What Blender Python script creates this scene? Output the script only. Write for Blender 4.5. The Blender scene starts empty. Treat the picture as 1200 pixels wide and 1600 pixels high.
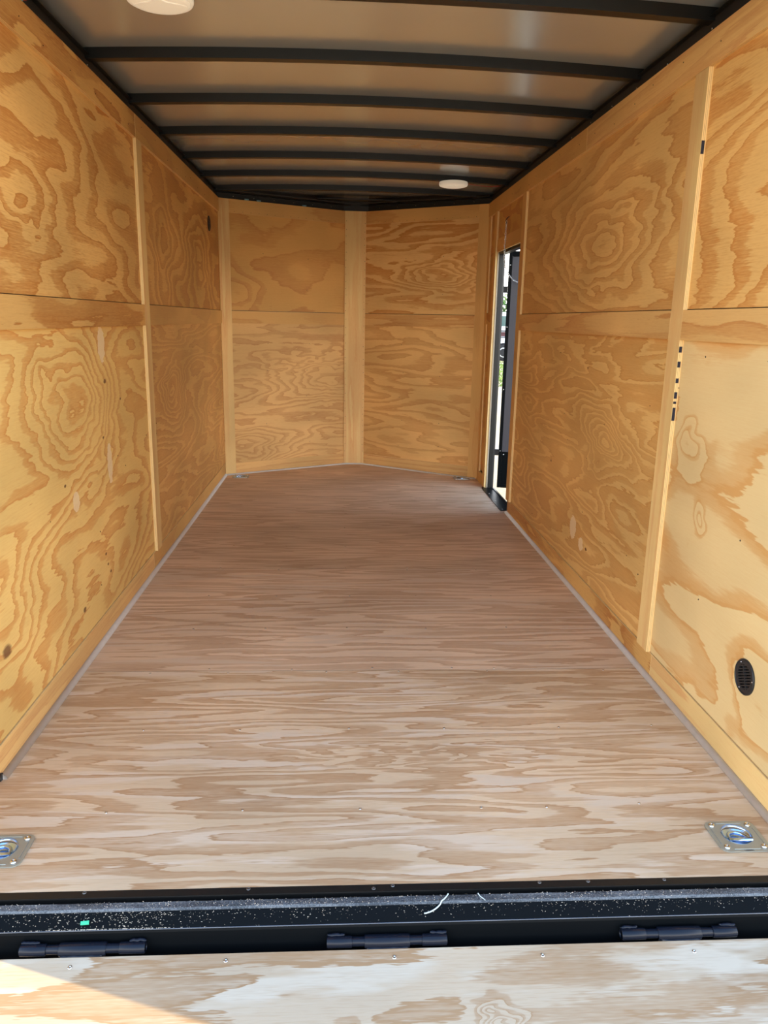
import bpy, bmesh, math, random
from mathutils import Vector, Matrix, noise as mnoise
from mathutils.geometry import tessellate_polygon

random.seed(7)
S = bpy.context.scene
COL = S.collection

# ------------------------------------------------------------------ camera
cam_d = bpy.data.cameras.new('camera')
cam = bpy.data.objects.new('camera', cam_d)
COL.objects.link(cam)
RM = Matrix(((0.998321, -0.004941, -0.057721), (-0.054815, 0.241824, -0.968771), (0.018745, 0.970308, 0.241147)))
cam.matrix_world = Matrix.Translation((-0.104, -1.542, 1.283)) @ RM.to_4x4()
cam_d.sensor_fit = 'VERTICAL'
cam_d.sensor_height = 24.0
cam_d.lens = 1205.5 / 1600 * 24.0
cam_d.clip_start = 0.02
cam_d.clip_end = 800
S.camera = cam

# ------------------------------------------------------------------ world, sun, exposure
SUN_EL = math.radians(52)
to_sun = Vector((-0.956 * math.cos(SUN_EL), 0.294 * math.cos(SUN_EL), math.sin(SUN_EL)))
w = bpy.data.worlds.new('sky')
S.world = w
w.use_nodes = True
wn = w.node_tree
# bright hazy summer sky: white towards the horizon all round, blue overhead
geo = wn.nodes.new('ShaderNodeTexCoord')
sepw = wn.nodes.new('ShaderNodeSeparateXYZ')
skr = wn.nodes.new('ShaderNodeValToRGB')
wn.links.new(geo.outputs['Generated'], sepw.inputs[0])
wn.links.new(sepw.outputs[2], skr.inputs[0])
stops = [(0.0, (1.0, 0.95, 0.86)), (0.10, (0.97, 0.95, 0.90)), (0.30, (0.52, 0.59, 0.68)), (0.60, (0.20, 0.29, 0.43)), (1.0, (0.10, 0.18, 0.33))]
while len(skr.color_ramp.elements) < len(stops): skr.color_ramp.elements.new(0.5)
for e_, (p_, c_) in zip(skr.color_ramp.elements, stops):
    e_.position = p_; e_.color = (*c_, 1)
wn.links.new(skr.outputs[0], wn.nodes['Background'].inputs[0])
wn.nodes['Background'].inputs[1].default_value = 2.6

sl = bpy.data.lights.new('sun', 'SUN')
sl.energy = 2.1
sl.color = (1.0, 0.75, 0.36)
sl.angle = math.radians(0.53)
so = bpy.data.objects.new('sun', sl)
COL.objects.link(so)
so.location = (-6, 3, 9)
so.rotation_euler = to_sun.to_track_quat('Z', 'Y').to_euler()

vs = S.view_settings
S.display_settings.display_device = 'sRGB'
vs.view_transform = 'Standard'
vs.look = 'None'
vs.gamma = 1
vs.use_curve_mapping = False
vs.exposure = 1.28
try:
    S.cycles.use_denoising = True
    S.cycles.max_bounces = 14
    S.cycles.diffuse_bounces = 12
    S.cycles.glossy_bounces = 5
    S.cycles.sample_clamp_indirect = 8
    S.cycles.caustics_reflective = False
    S.cycles.caustics_refractive = False
except Exception:
    pass

# ------------------------------------------------------------------ node helpers
class NT:
    def __init__(s, name):
        s.m = bpy.data.materials.new(name)
        s.m.use_nodes = True
        s.t = s.m.node_tree
        s.b = s.t.nodes['Principled BSDF']
    def n(s, ty, **k):
        o = s.t.nodes.new(ty)
        for a, v in k.items():
            setattr(o, a, v)
        return o
    def put(s, sock, v):
        if isinstance(v, bpy.types.NodeSocket):
            s.t.links.new(v, sock)
        else:
            sock.default_value = v
    def math(s, op, a, b=0.0, c=0.0, clamp=False):
        o = s.n('ShaderNodeMath', operation=op, use_clamp=clamp)
        s.put(o.inputs[0], a); s.put(o.inputs[1], b); s.put(o.inputs[2], c)
        return o.outputs[0]
    def noise(s, vec, scl, off, detail=0.0, rough=0.5, dist=0.0):
        v = s.n('ShaderNodeVectorMath', operation='MULTIPLY_ADD')
        s.put(v.inputs[0], vec); v.inputs[1].default_value = scl; v.inputs[2].default_value = off
        o = s.n('ShaderNodeTexNoise', noise_dimensions='3D')
        o.inputs['Scale'].default_value = 1.0
        o.inputs['Detail'].default_value = detail
        o.inputs['Roughness'].default_value = rough
        o.inputs['Distortion'].default_value = dist
        s.t.links.new(v.outputs[0], o.inputs['Vector'])
        return o.outputs['Fac']
    def mix(s, f, a, b, mode='MIX'):
        o = s.n('ShaderNodeMix', data_type='RGBA', blend_type=mode)
        s.put(o.inputs[0], f); s.put(o.inputs[6], a); s.put(o.inputs[7], b)
        return o.outputs[2]
    def ramp(s, f, pts, interp='LINEAR'):
        o = s.n('ShaderNodeValToRGB')
        o.color_ramp.interpolation = interp
        e = o.color_ramp.elements
        while len(e) < len(pts):
            e.new(0.5)
        for i, (p, c) in enumerate(pts):
            e[i].position = p
            e[i].color = c if len(c) == 4 else (*c, 1)
        s.put(o.inputs[0], f)
        return o.outputs[0]
    def maprange(s, v, a, b, c, d):
        o = s.n('ShaderNodeMapRange')
        s.put(o.inputs[0], v)
        for i, x in enumerate((a, b, c, d)):
            o.inputs[i + 1].default_value = x
        return o.outputs[0]
    def bump(s, h, dist, strength=1.0):
        o = s.n('ShaderNodeBump')
        o.inputs['Distance'].default_value = dist
        o.inputs['Strength'].default_value = strength
        s.put(o.inputs['Height'], h)
        s.t.links.new(o.outputs[0], s.b.inputs['Normal'])

def c4(c): return (c[0], c[1], c[2], 1.0)

def plain(name, col, rough=0.5, metal=0.0, spec=0.5, var=0.0, vscale=30, coat=0.0):
    N = NT(name)
    N.b.inputs['Roughness'].default_value = rough
    N.b.inputs['Metallic'].default_value = metal
    N.b.inputs['Specular IOR Level'].default_value = spec
    N.b.inputs['Coat Weight'].default_value = coat
    if var:
        tc = N.n('ShaderNodeTexCoord')
        f = N.noise(tc.outputs['Object'], (vscale,) * 3, (0, 0, 0), 3.0)
        lo = tuple(max(0, x * (1 - var)) for x in col); hi = tuple(min(1, x * (1 + var)) for x in col)
        N.t.links.new(N.mix(N.maprange(f, .3, .7, 0, 1), c4(lo), c4(hi)), N.b.inputs['Base Color'])
        N.t.links.new(N.maprange(f, .3, .7, max(0.02, rough - .1), min(1, rough + .1)), N.b.inputs['Roughness'])
    else:
        N.b.inputs['Base Color'].default_value = c4(col)
    return N.m

WL = (0.80, 0.515, 0.215)     # pale early wood, wall sheets
WD = (0.50, 0.235, 0.066)     # brown late wood, wall sheets

def plywood(name, seed, sx=1.0, sy=3.6, bands=8.0, light=WL, dark=WD, duty=0.42, tilt=(0.0, 0.0), bumps=(), knots=(), patches=(),
            contrast=1.0, jit=0.12, detail=2.6, streak=0.5, warp=0.0, pale=None, rough=0.6):
    """rotary cut pine veneer: contour bands of a slow height field stretched along the grain (u)."""
    N = NT(name)
    uv = N.n('ShaderNodeUVMap').outputs[0]
    sep = N.n('ShaderNodeSeparateXYZ'); N.t.links.new(uv, sep.inputs[0])
    u, v = sep.outputs[0], sep.outputs[1]
    h = N.noise(uv, (sx, sy, 1), (seed * 3.17, seed * 1.31, seed * 7.7), detail, 0.42, warp)
    fine = N.noise(uv, (7.0, 55.0, 1), (seed, 2.2, seed * 2), 2.0, 0.6)
    h = N.math('MULTIPLY_ADD', N.math('SUBTRACT', fine, 0.5), 0.05, h)
    wob = N.noise(uv, (sx * 4, sy * 2.2, 1), (seed * 2.7, 5.2, seed), 2.0, 0.6)
    wu = N.math('MULTIPLY_ADD', N.math('SUBTRACT', wob, 0.5), 0.35, u)
    wv = N.math('MULTIPLY_ADD', N.math('SUBTRACT', wob, 0.5), -0.18, v)
    if tilt[0]: h = N.math('MULTIPLY_ADD', u, tilt[0], h)
    if tilt[1]: h = N.math('MULTIPLY_ADD', v, tilt[1], h)
    def gauss(u0, v0, ru, rv, u=u, v=v):
        a = N.math('MULTIPLY', N.math('SUBTRACT', u, u0), 1.0 / ru)
        b = N.math('MULTIPLY', N.math('SUBTRACT', v, v0), 1.0 / rv)
        d2 = N.math('ADD', N.math('MULTIPLY', a, a), N.math('MULTIPLY', b, b))
        return d2
    for (u0, v0, ru, rv, amp) in bumps:
        g = N.math('EXPONENT', N.math('MULTIPLY', gauss(u0, v0, ru, rv, wu, wv), -1.0))
        h = N.math('MULTIPLY_ADD', g, amp, h)
    streaks = N.noise(uv, (4.0, 170.0, 1), (seed * 5, 1.0, 3.0), 3.0, 0.75)
    comb = N.noise(uv, (26.0, 260.0, 1), (seed * 2, 8.0, 3.0), 1.0, 0.5)
    st = N.math('ADD', N.math('MULTIPLY', streaks, 0.62), N.math('MULTIPLY', comb, 0.38))
    t = N.math('MULTIPLY_ADD', N.math('SUBTRACT', st, 0.5), jit * 2.6, N.math('MULTIPLY', h, bands))
    t = N.math('FRACT', t)
    d = max(0.08, duty)
    k = contrast
    band = N.ramp(t, [(0.0, (0, 0, 0)), (1 - d - 0.10, (.10 * k,) * 3), (1 - d, (.66 * k,) * 3), (0.87, (.78 * k,) * 3), (0.93, (1.22 * k,) * 3), (0.965, (1.22 * k,) * 3), (0.99, (0.04, 0.04, 0.04))])
    big = N.noise(uv, (sx * .8, sy * .8, 1), (seed * 9.1, 4.4, 1.1), 1.0)
    bandf = N.math('MULTIPLY', band, N.maprange(big, 0.33, 0.66, 0.80, 1.18))
    bandf = N.math('ADD', bandf, N.math('MULTIPLY', N.maprange(st, 0.34, 0.66, -0.5, 0.5), streak * .95), clamp=True)
    col = N.mix(bandf, c4(light), c4(dark))
    tone = N.noise(uv, (1.4, 2.2, 1), (seed * 4.1, 1.4, 6.1), 2.0)
    tn = N.maprange(tone, 0.3, 0.7, 0.84, 1.14)
    cc = N.n('ShaderNodeCombineXYZ')
    for i in range(3): N.t.links.new(tn, cc.inputs[i])
    col = N.mix(1.0, col, cc.outputs[0], 'MULTIPLY')
    if pale is not None:      # bleached patches with a ragged outline
        pn = N.noise(uv, (sx * 2.2, sy * 2.0, 1), (seed * 1.9, 3.3, 2.2), 3.0, 0.6)
        pf = N.maprange(pn, 0.50, 0.60, 0.0, 0.8)
        pf = N.math('MULTIPLY', pf, N.math('SUBTRACT', 1.0, bandf), clamp=True)
        col = N.mix(pf, col, c4(pale))
    for (u0, v0, ru, rv) in patches:
        e = N.math('MULTIPLY_ADD', N.math('SUBTRACT', fine, 0.5), 1.6, gauss(u0, v0, ru, rv))
        f = N.math('LESS_THAN', e, 1.0)
        col = N.mix(N.math('MULTIPLY', f, 0.8), col, (0.90, 0.70, 0.42, 1))
    for (u0, v0, r) in knots:
        e = N.math('MULTIPLY_ADD', N.math('SUBTRACT', fine, 0.5), 2.2, gauss(u0, v0, r * 1.7, r))
        f = N.maprange(e, 0.5, 1.2, 0.85, 0.0)
        col = N.mix(f, col, (0.16, 0.065, 0.03, 1))
    N.t.links.new(col, N.b.inputs['Base Color'])
    N.t.links.new(N.maprange(bandf, 0, 1, rough + .06, rough - .08), N.b.inputs['Roughness'])
    N.b.inputs['Specular IOR Level'].default_value = 0.3
    N.bump(N.math('MULTIPLY_ADD', st, 0.5, N.math('MULTIPLY', bandf, 0.4)), 0.0005, 0.6)
    return N.m

def ply_edge(name='plywood_edge'):
    N = NT(name)
    uv = N.n('ShaderNodeUVMap').outputs[0]
    sep = N.n('ShaderNodeSeparateXYZ'); N.t.links.new(uv, sep.inputs[0])
    f = N.noise(uv, (14, 60, 1), (0, 0, 0), 2.0)
    v = N.math('MULTIPLY_ADD', N.math('SUBTRACT', f, .5), 0.25, sep.outputs[1])
    col = N.ramp(v, [(0.0, (.88, .62, .26)), (0.27, (.90, .66, .30)), (0.33, (.34, .17, .06)), (0.40, (.90, .66, .31)), (0.62, (.89, .65, .29)), (0.68, (.32, .16, .05)), (0.74, (.90, .66, .30))])
    N.t.links.new(col, N.b.inputs['Base Color'])
    N.b.inputs['Roughness'].default_value = 0.7
    return N.m

M = {}
M['edge'] = ply_edge()
M['black'] = plain('black_painted_steel', (0.009, 0.009, 0.009), 0.36, 0, 0.32)
M['black_gloss'] = plain('gloss_black_steel', (0.004, 0.005, 0.006), 0.34, 0, 0.05)
M['hinge'] = plain('painted_hinge_steel', (0.006, 0.009, 0.018), 0.24, 0, 0.26)
M['edge_gloss'] = plain('edge_glint_black', (0.03, 0.04, 0.06), 0.18, 0, 1.0, coat=1.0)  # extra glossy, for the highlight line on the sill edge
M['black_matte'] = plain('matte_black', (0.012, 0.012, 0.013), 0.6)
M['plastic_black'] = plain('black_plastic', (0.020, 0.021, 0.023), 0.40, 0, 0.4)
M['void'] = plain('dark_cavity', (0.006, 0.006, 0.006), 0.9)
M['zinc'] = plain('zinc_plated_steel', (0.40, 0.43, 0.40), 0.40, 0.6)
M['zinc_sky'] = plain('sky_tinted_zinc', (0.48, 0.66, 0.90), 0.24, 1.0)  # blue-clear zinc, with the blue of the reflected sky put into its colour
M['dull'] = plain('dull_screw_steel', (0.16, 0.17, 0.18), 0.4, 0.9)
M['bright'] = plain('bright_screw_steel', (0.75, 0.77, 0.78), 0.25, 1.0)
M['white'] = plain('white_lamp_plastic', (0.90, 0.87, 0.80), 0.4)
M['lens'] = plain('lamp_lens', (0.88, 0.84, 0.74), 0.3)
M['seal'] = plain('cream_seal', (0.50, 0.44, 0.34), 0.6)
M['caulk'] = plain('grey_caulk', (0.66, 0.62, 0.57), 0.55, 0, 0.4, 0.05, 30)
M['nail'] = plain('nail_head', (0.07, 0.045, 0.03), 0.5, 0.4)
M['red'] = plain('red_wire_jacket', (0.45, 0.03, 0.03), 0.45)
M['blue'] = plain('blue_connector', (0.20, 0.42, 0.52), 0.35)
M['green'] = plain('green_plastic', (0.04, 0.48, 0.26), 0.4)
M['milk'] = plain('white_plastic_strand', (0.62, 0.74, 0.76), 0.35)
M['dust'] = plain('sawdust', (0.62, 0.55, 0.45), 0.9)
M['grey_panel'] = plain('grey_door_liner', (0.052, 0.050, 0.062), 0.45, 0, 0.5, 0.05, 4)
M['shell'] = plain('black_aluminium_skin', (0.012, 0.012, 0.014), 0.3)
M['seam'] = plain('shadowed_sheet_edge', (.16, .115, .08), 0.8)
M['ink'] = plain('black_ink', (0.015, 0.014, 0.03), 0.7)
M['stud'] = M['black']

for k_, e_ in (('white', 0.10), ('lens', 0.13)):      # the dome lamps glow faintly
    b_ = M[k_].node_tree.nodes['Principled BSDF']
    b_.inputs['Emission Color'].default_value = (1.0, 0.90, 0.68, 1)
    b_.inputs['Emission Strength'].default_value = e_

def ceiling_mat():
    N = NT('aluminium_roof_sheet')
    tc = N.n('ShaderNodeTexCoord')
    f = N.noise(tc.outputs['Object'], (3, 1.2, 1), (0, 0, 0), 2.0)
    N.t.links.new(N.mix(f, (0.62, 0.69, 0.76, 1), (0.70, 0.76, 0.82, 1)), N.b.inputs['Base Color'])
    N.b.inputs['Metallic'].default_value = 0.60
    N.b.inputs['Roughness'].default_value = 0.20
    g = N.noise(tc.outputs['Object'], (5, 2.2, 1), (3, 0, 0), 1.0)
    N.bump(g, 0.004, 0.5)
    return N.m
M['roof'] = ceiling_mat()

def dusty_mat():
    N = NT('dusty_black_steel')
    tc = N.n('ShaderNodeTexCoord')
    f = N.noise(tc.outputs['Object'], (300, 300, 300), (0, 0, 0), 2.0, .7)
    g = N.noise(tc.outputs['Object'], (6, 40, 40), (0, 3, 0), 3.0, .6)
    h = N.math('MULTIPLY_ADD', N.math('SUBTRACT', g, .5), .9, f)
    N.t.links.new(N.mix(N.maprange(h, .38, .72, 0, 1), (0.030, 0.038, 0.048, 1), (0.16, 0.18, 0.20, 1)), N.b.inputs['Base Color'])
    N.b.inputs['Roughness'].default_value = 0.55
    return N.m
M['dusty'] = dusty_mat()

def ground_mat():
    N = NT('gravel_ground')
    tc = N.n('ShaderNodeTexCoord')
    o = tc.outputs['Object']
    a = N.noise(o, (.35, .6, 1), (0, 0, 0), 4.0, .6)
    b = N.noise(o, (28, 28, 28), (0, 0, 0), 3.0, .7)
    col = N.mix(N.maprange(a, .45, .62, 0, 1), (0.56, 0.45, 0.29, 1), (0.50, 0.46, 0.38, 1))
    col = N.mix(N.maprange(b, .35, .7, 0, .55), col, (0.22, 0.17, 0.10, 1))
    N.t.links.new(col, N.b.inputs['Base Color'])
    N.b.inputs['Roughness'].default_value = 0.95
    N.bump(b, 0.02, 0.6)
    return N.m
M['ground'] = ground_mat()

# ------------------------------------------------------------------ object helpers
def link(name, me, mats=(), parent=None):
    o = bpy.data.objects.new(name, me)
    COL.objects.link(o)
    if me is not None:
        for m in mats: me.materials.append(m)
    if parent is not None:
        o.parent = parent
    return o

def tag(o, label=None, cat=None, group=None, kind=None):
    if label: o['label'] = label
    if cat: o['category'] = cat
    if group: o['group'] = group
    if kind: o['kind'] = kind
    return o

def empty(name, loc=(0, 0, 0), rz=0.0):
    o = bpy.data.objects.new(name, None)
    COL.objects.link(o)
    o.location = loc
    o.rotation_euler = (0, 0, rz)
    o.empty_display_size = 0.05
    return o

def mesh_from(verts, faces, smooth=False, uvs=None, midx=None):
    me = bpy.data.meshes.new('m')
    me.from_pydata([tuple(v) for v in verts], [], faces)
    if smooth:
        for p in me.polygons: p.use_smooth = True
    if midx:
        for p, i in zip(me.polygons, midx): p.material_index = i
    if uvs:
        l = me.uv_layers.new(name='UVMap')
        k = 0
        for p, fu in zip(me.polygons, uvs):
            for li, q in zip(p.loop_indices, fu):
                l.data[li].uv = q
    me.update()
    return me

def slab(name, O, U, V, outer, t, mats, holes=(), parent=None, uvmode='uv', uvoff=(0, 0), grain_v=False, uvfn=None):
    """a sheet in the plane O + a U + b V, its face towards U x V; t is the thickness behind the face.
    outer / holes: lists of (a, b). Object origin sits at the centre of the sheet."""
    O, U, V = Vector(O), Vector(U).normalized(), Vector(V).normalized()
    Nn = U.cross(V)
    loops = [list(outer)] + [list(h) for h in holes]
    flat = [q for lp in loops for q in lp]
    tris = tessellate_polygon([[Vector((a, b, 0)) for a, b in lp] for lp in loops])
    n = len(flat)
    ca = sum(a for a, b in outer) / len(outer); cb = sum(b for a, b in outer) / len(outer)
    C = O + U * ca + V * cb
    verts = [U * (a - ca) + V * (b - cb) for a, b in flat] + [U * (a - ca) + V * (b - cb) - Nn * t for a, b in flat]
    faces, uvs, mi = [], [], []
    def uvq(q):
        if uvfn: return uvfn(*q)
        a, b = q
        return ((b + uvoff[0], a + uvoff[1]) if grain_v else (a + uvoff[0], b + uvoff[1]))
    for tr in tris:
        p = [flat[i] for i in tr]
        ar = (p[1][0] - p[0][0]) * (p[2][1] - p[0][1]) - (p[1][1] - p[0][1]) * (p[2][0] - p[0][0])
        if abs(ar) < 1e-12: continue
        if ar < 0: tr = (tr[0], tr[2], tr[1])
        faces.append(tuple(tr)); uvs.append([uvq(flat[i]) for i in tr]); mi.append(0)
        faces.append((tr[0] + n, tr[2] + n, tr[1] + n)); uvs.append([uvq(flat[i]) for i in (tr[0], tr[2], tr[1])]); mi.append(0)
    base = 0
    for li, lp in enumerate(loops):
        m = len(lp)
        s_area = sum(lp[i][0] * lp[(i + 1) % m][1] - lp[(i + 1) % m][0] * lp[i][1] for i in range(m))
        ccw = s_area > 0
        run = 0.0
        for i in range(m):
            j = (i + 1) % m
            d = math.dist(lp[i], lp[j])
            a, b = base + i, base + j
            f = (a, a + n, b + n, b); q = [(run, 1), (run, 0), (run + d, 0), (run + d, 1)]
            if (li == 0) != ccw:
                f = f[::-1]; q = q[::-1]
            faces.append(f); uvs.append(q); mi.append(1 if len(mats) > 1 else 0)
            run += d
        base += m
    me = mesh_from(verts, faces, uvs=uvs, midx=mi)
    o = link(name, me, mats, parent)
    o.location = C
    return o

def rect(a0, a1, b0, b1): return [(a0, b0), (a1, b0), (a1, b1), (a0, b1)]
def circ(a, b, r, n=28, rb=None):
    rb = rb or r
    return [(a + r * math.cos(2 * math.pi * i / n), b + rb * math.sin(2 * math.pi * i / n)) for i in range(n)]
def rrect(a0, a1, b0, b1, r, n=5):
    out = []
    for cx, cy, s in ((a1 - r, b0 + r, -90), (a1 - r, b1 - r, 0), (a0 + r, b1 - r, 90), (a0 + r, b0 + r, 180)):
        for i in range(n + 1):
            t = math.radians(s + 90 * i / n)
            out.append((cx + r * math.cos(t), cy + r * math.sin(t)))
    return out

def box(name, x0, x1, y0, y1, z0, z1, mat, parent=None, bev=0.0):
    bm = bmesh.new()
    bmesh.ops.create_cube(bm, size=1)
    sx, sy, sz = x1 - x0, y1 - y0, z1 - z0
    for v in bm.verts: v.co = Vector((v.co.x * sx, v.co.y * sy, v.co.z * sz))
    if bev: bmesh.ops.bevel(bm, geom=bm.edges[:], offset=bev, segments=2, affect='EDGES', profile=0.6)
    me = bpy.data.meshes.new('m'); bm.to_mesh(me); bm.free()
    o = link(name, me, [mat], parent)
    o.location = ((x0 + x1) / 2, (y0 + y1) / 2, (z0 + z1) / 2)
    return o

def lathe(prof, n=32, axis='Z'):
    verts, faces = [], []
    for (r, z) in prof:
        for i in range(n):
            a = 2 * math.pi * i / n
            verts.append((r * math.cos(a), r * math.sin(a), z))
    for k in range(len(prof) - 1):
        for i in range(n):
            j = (i + 1) % n
            faces.append((k * n + i, k * n + j, (k + 1) * n + j, (k + 1) * n + i))
    verts.append((0, 0, prof[0][1])); verts.append((0, 0, prof[-1][1]))
    a, b = len(verts) - 2, len(verts) - 1
    for i in range(n):
        j = (i + 1) % n
        faces.append((a, j, i)); faces.append((b, (len(prof) - 1) * n + i, (len(prof) - 1) * n + j))
    me = mesh_from(verts, faces, smooth=True)
    return me

def tube_mesh(pts, r, n=8, closed=False, radii=None):
    pts = [Vector(p) for p in pts]
    verts, faces = [], []
    m = len(pts)
    ref = Vector((0.13, 0.21, 1)).normalized()
    for i, p in enumerate(pts):
        a = pts[(i - 1) % m] if (closed or i > 0) else p
        b = pts[(i + 1) % m] if (closed or i < m - 1) else p
        t = (b - a).normalized()
        s = t.cross(ref)
        if s.length < 1e-4: s = t.cross(Vector((1, 0, 0)))
        s.normalize(); q = s.cross(t)
        rr = radii[i] if radii else r
        for k in range(n):
            an = 2 * math.pi * k / n
            verts.append(p + s * (rr * math.cos(an)) + q * (rr * math.sin(an)))
    L = m if closed else m - 1
    for i in range(L):
        for k in range(n):
            j = (i + 1) % m; k2 = (k + 1) % n
            faces.append((i * n + k, i * n + k2, j * n + k2, j * n + k))
    if not closed:
        faces.append(tuple(range(n))); faces.append(tuple(reversed([(m - 1) * n + k for k in range(n)])))
    me = mesh_from(verts, faces, smooth=True)
    return me

def tube(name, pts, r, mat, parent=None, n=8, closed=False):
    c = sum((Vector(p) for p in pts), Vector()) / len(pts)
    o = link(name, tube_mesh([Vector(p) - c for p in pts], r, n, closed), [mat], parent)
    o.location = c
    return o

def extrude_x(name, prof, x0, x1, mats, parent=None, midx=None, closed=True, segs=1):
    """profile of (y, z) run along X."""
    verts, faces, mi = [], [], []
    m = len(prof)
    for s in range(segs + 1):
        x = x0 + (x1 - x0) * s / segs
        for (y, z) in prof: verts.append((x, y, z))
    for s in range(segs):
        for i in range(m if closed else m - 1):
            j = (i + 1) % m
            faces.append((s * m + i, s * m + j, (s + 1) * m + j, (s + 1) * m + i)); mi.append(midx[i] if midx else 0)
    if closed:
        faces.append(tuple(reversed(range(m)))); faces.append(tuple(segs * m + i for i in range(m))); mi += [0, 0]
    me = mesh_from(verts, faces, midx=mi)
    bm = bmesh.new(); bm.from_mesh(me); bmesh.ops.recalc_face_normals(bm, faces=bm.faces[:]); bm.to_mesh(me); bm.free()
    return link(name, me, mats, parent)

def copy_tree(o, parent=None):
    c = o.copy(); COL.objects.link(c); c.parent = parent
    for ch in list(o.children): copy_tree(ch, c)
    return c

X, Y, Z = Vector((1, 0, 0)), Vector((0, 1, 0)), Vector((0, 0, 1))
W2, H, TB = 1.06, 2.177, 0.014          # half width, height of the lining, how proud the battens stand
YL, YR, YA = 4.87, 4.79, 5.45           # front corners and nose
GZ = -0.47

def rnd(a=0, b=40): return random.uniform(a, b)

# ------------------------------------------------------------------ strip materials (battens)
strips = [plywood('batten_plain', 31, 0.7, 9, 3.5, contrast=.8, light=(0.781, 0.485, 0.182), dark=(0.626, 0.301, 0.095)),
          plywood('batten_blotchy', 32, 1.6, 9, 3.0, contrast=.95, light=(0.781, 0.466, 0.154), dark=(0.537, 0.228, 0.056), duty=.5),
          plywood('batten_striped', 33, 0.5, 14, 5.0, contrast=.7, light=(0.807, 0.514, 0.200), dark=(0.671, 0.339, 0.124)),
          plywood('batten_tan', 34, 0.9, 6, 2.5, contrast=.6, light=(0.729, 0.443, 0.154), dark=(0.626, 0.314, 0.101)),
          plywood('batten_pale', 35, 0.6, 10, 3.0, contrast=.7, light=(0.840, 0.598, 0.255), dark=(0.775, 0.431, 0.168))]

def sheet(side, name, y0, y1, z0, z1, mat, proud=0.0, t=0.011, holes=(), vertical=False, off=(0, 0), parent=None, edge=True):
    """lining piece on a side wall, UV = (Y, Z) in metres."""
    if side == 'L':
        O, U, sg = Vector((-W2 + proud, 0, 0)), Y, 1
    else:
        O, U, sg = Vector((W2 - proud, 0, 0)), -Y, -1
    outer = rect(min(sg * y0, sg * y1), max(sg * y0, sg * y1), z0, z1)
    hs = [[(sg * a, b) for a, b in h] for h in holes]
    fn = (lambda a, b: (b + off[0], sg * a + off[1])) if vertical else (lambda a, b: (sg * a + off[0], b + off[1]))
    return slab(name, O, U, Z, outer, t, [mat, M['edge']], hs, parent, uvfn=fn)

def strip(side, y0, y1, z0, z1, k, vertical=False, proud=TB, parent=None, name='batten'):
    return sheet(side, name, y0, y1, z0, z1, strips[k], proud, 0.0145 if proud > .01 else .014, vertical=vertical, off=(rnd(), rnd()), parent=parent)

ZT, ZB0, ZB1, ZBASE = 2.075, 1.237, 1.335, 0.095

# ------------------------------------------------------------------ LEFT WALL
def shell_mesh(name, x0, x1, y0, y1, z0, z1, kind='structure'):
    o = box(name, x0, x1, y0, y1, z0, z1, M['shell'])
    tag(o, kind=kind)
    return o
wall_l = shell_mesh('wall_left', -1.12, -1.074, -0.01, YL + .02, -0.22, 2.285)
wall_l['label'] = 'left plywood lined side wall of the trailer'
PL = dict(parent=wall_l)
def reparent(o, p):
    """parent keeping place: the parents here only carry a location."""
    o.parent = p
    o.location = Vector(o.location) - Vector(p.location)
    return o

mLAu = plywood('veneer_left_rear_upper', 1.3, 1.1, 3.3, 7.5, tilt=(.16, .22), duty=.46, bumps=((.95, 1.62, .28, .12, -.30),), jit=.10, streak=.75,
               light=(0.834, 0.502, 0.168), dark=(0.596, 0.255, 0.061))
mLAl = plywood('veneer_left_rear_lower', 2.1, 0.9, 2.6, 13, tilt=(-.12, .35), duty=.36, bumps=((1.32, .93, .34, .22, .42), (.55, .45, .25, .2, .25)), jit=.07, streak=.4,
               contrast=1.0, light=(0.840, 0.562, 0.195), dark=(0.686, 0.333, 0.095), warp=.15,
               knots=((1.69, 1.02, .010), (1.25, .203, .011), (.58, .335, .02), (1.62, .80, .006), (1.9, .93, .005), (1.15, .70, .006), (1.55, .33, .006), (1.57, .28, .006), (1.6, .24, .006)),
               patches=((1.675, 1.17, .045, .075), (1.687, .68, .032, .085), (1.25, .62, .035, .035)))
mLBu = plywood('veneer_left_front_upper', 3.7, 0.5, 2.4, 9, duty=.52, bumps=((4.0, 1.62, .42, .24, .55), (2.9, 1.6, .2, .35, -.3)), light=(0.755, 0.449, 0.150), dark=(0.574, 0.261, 0.073))
mLBl = plywood('veneer_left_front_lower', 4.9, .55, 3.4, 15, duty=.60, tilt=(.1, .2), warp=.25, contrast=.85, light=(0.755, 0.461, 0.164), dark=(0.596, 0.281, 0.084), detail=2.0,
               bumps=((3.0, .85, .22, .16, .3),))
hole = circ(4.45, 1.94, .040, 24)
for (a, b, c, d, m, hs) in ((0.0, 2.364, ZB1, ZT, mLAu, ()), (0.0, 2.364, ZBASE + .004, ZB0, mLAl, ()), (2.366, YL, ZB1, ZT, mLBu, (hole,)), (2.366, YL, ZBASE + .004, ZB0, mLBl, ())):
    reparent(sheet('L', 'plywood_panel', a, b, c + (.0035 if c == ZB1 else 0), d + (.095 if d == ZB0 else .02), m, holes=hs), wall_l)  # upper panels start short: the dark gap stands in for shade above the band
reparent(strip('L', 0, 2.363, ZT, H, 1), wall_l); reparent(strip('L', 2.367, YL, ZT, H, 3), wall_l)
reparent(strip('L', 0, 2.364, ZB0, ZB1, 1), wall_l); reparent(strip('L', 2.466, YL, ZB0, ZB1, 3), wall_l)
reparent(strip('L', 2.366, 2.465, ZBASE, ZT - .001, 4, True), wall_l)
reparent(strip('L', 0, 2.32, 0.001, ZBASE, 2, proud=.004, name='base_board'), wall_l)
reparent(strip('L', 2.323, YL, 0.001, ZBASE, 3, proud=.004, name='base_board'), wall_l)

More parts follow.
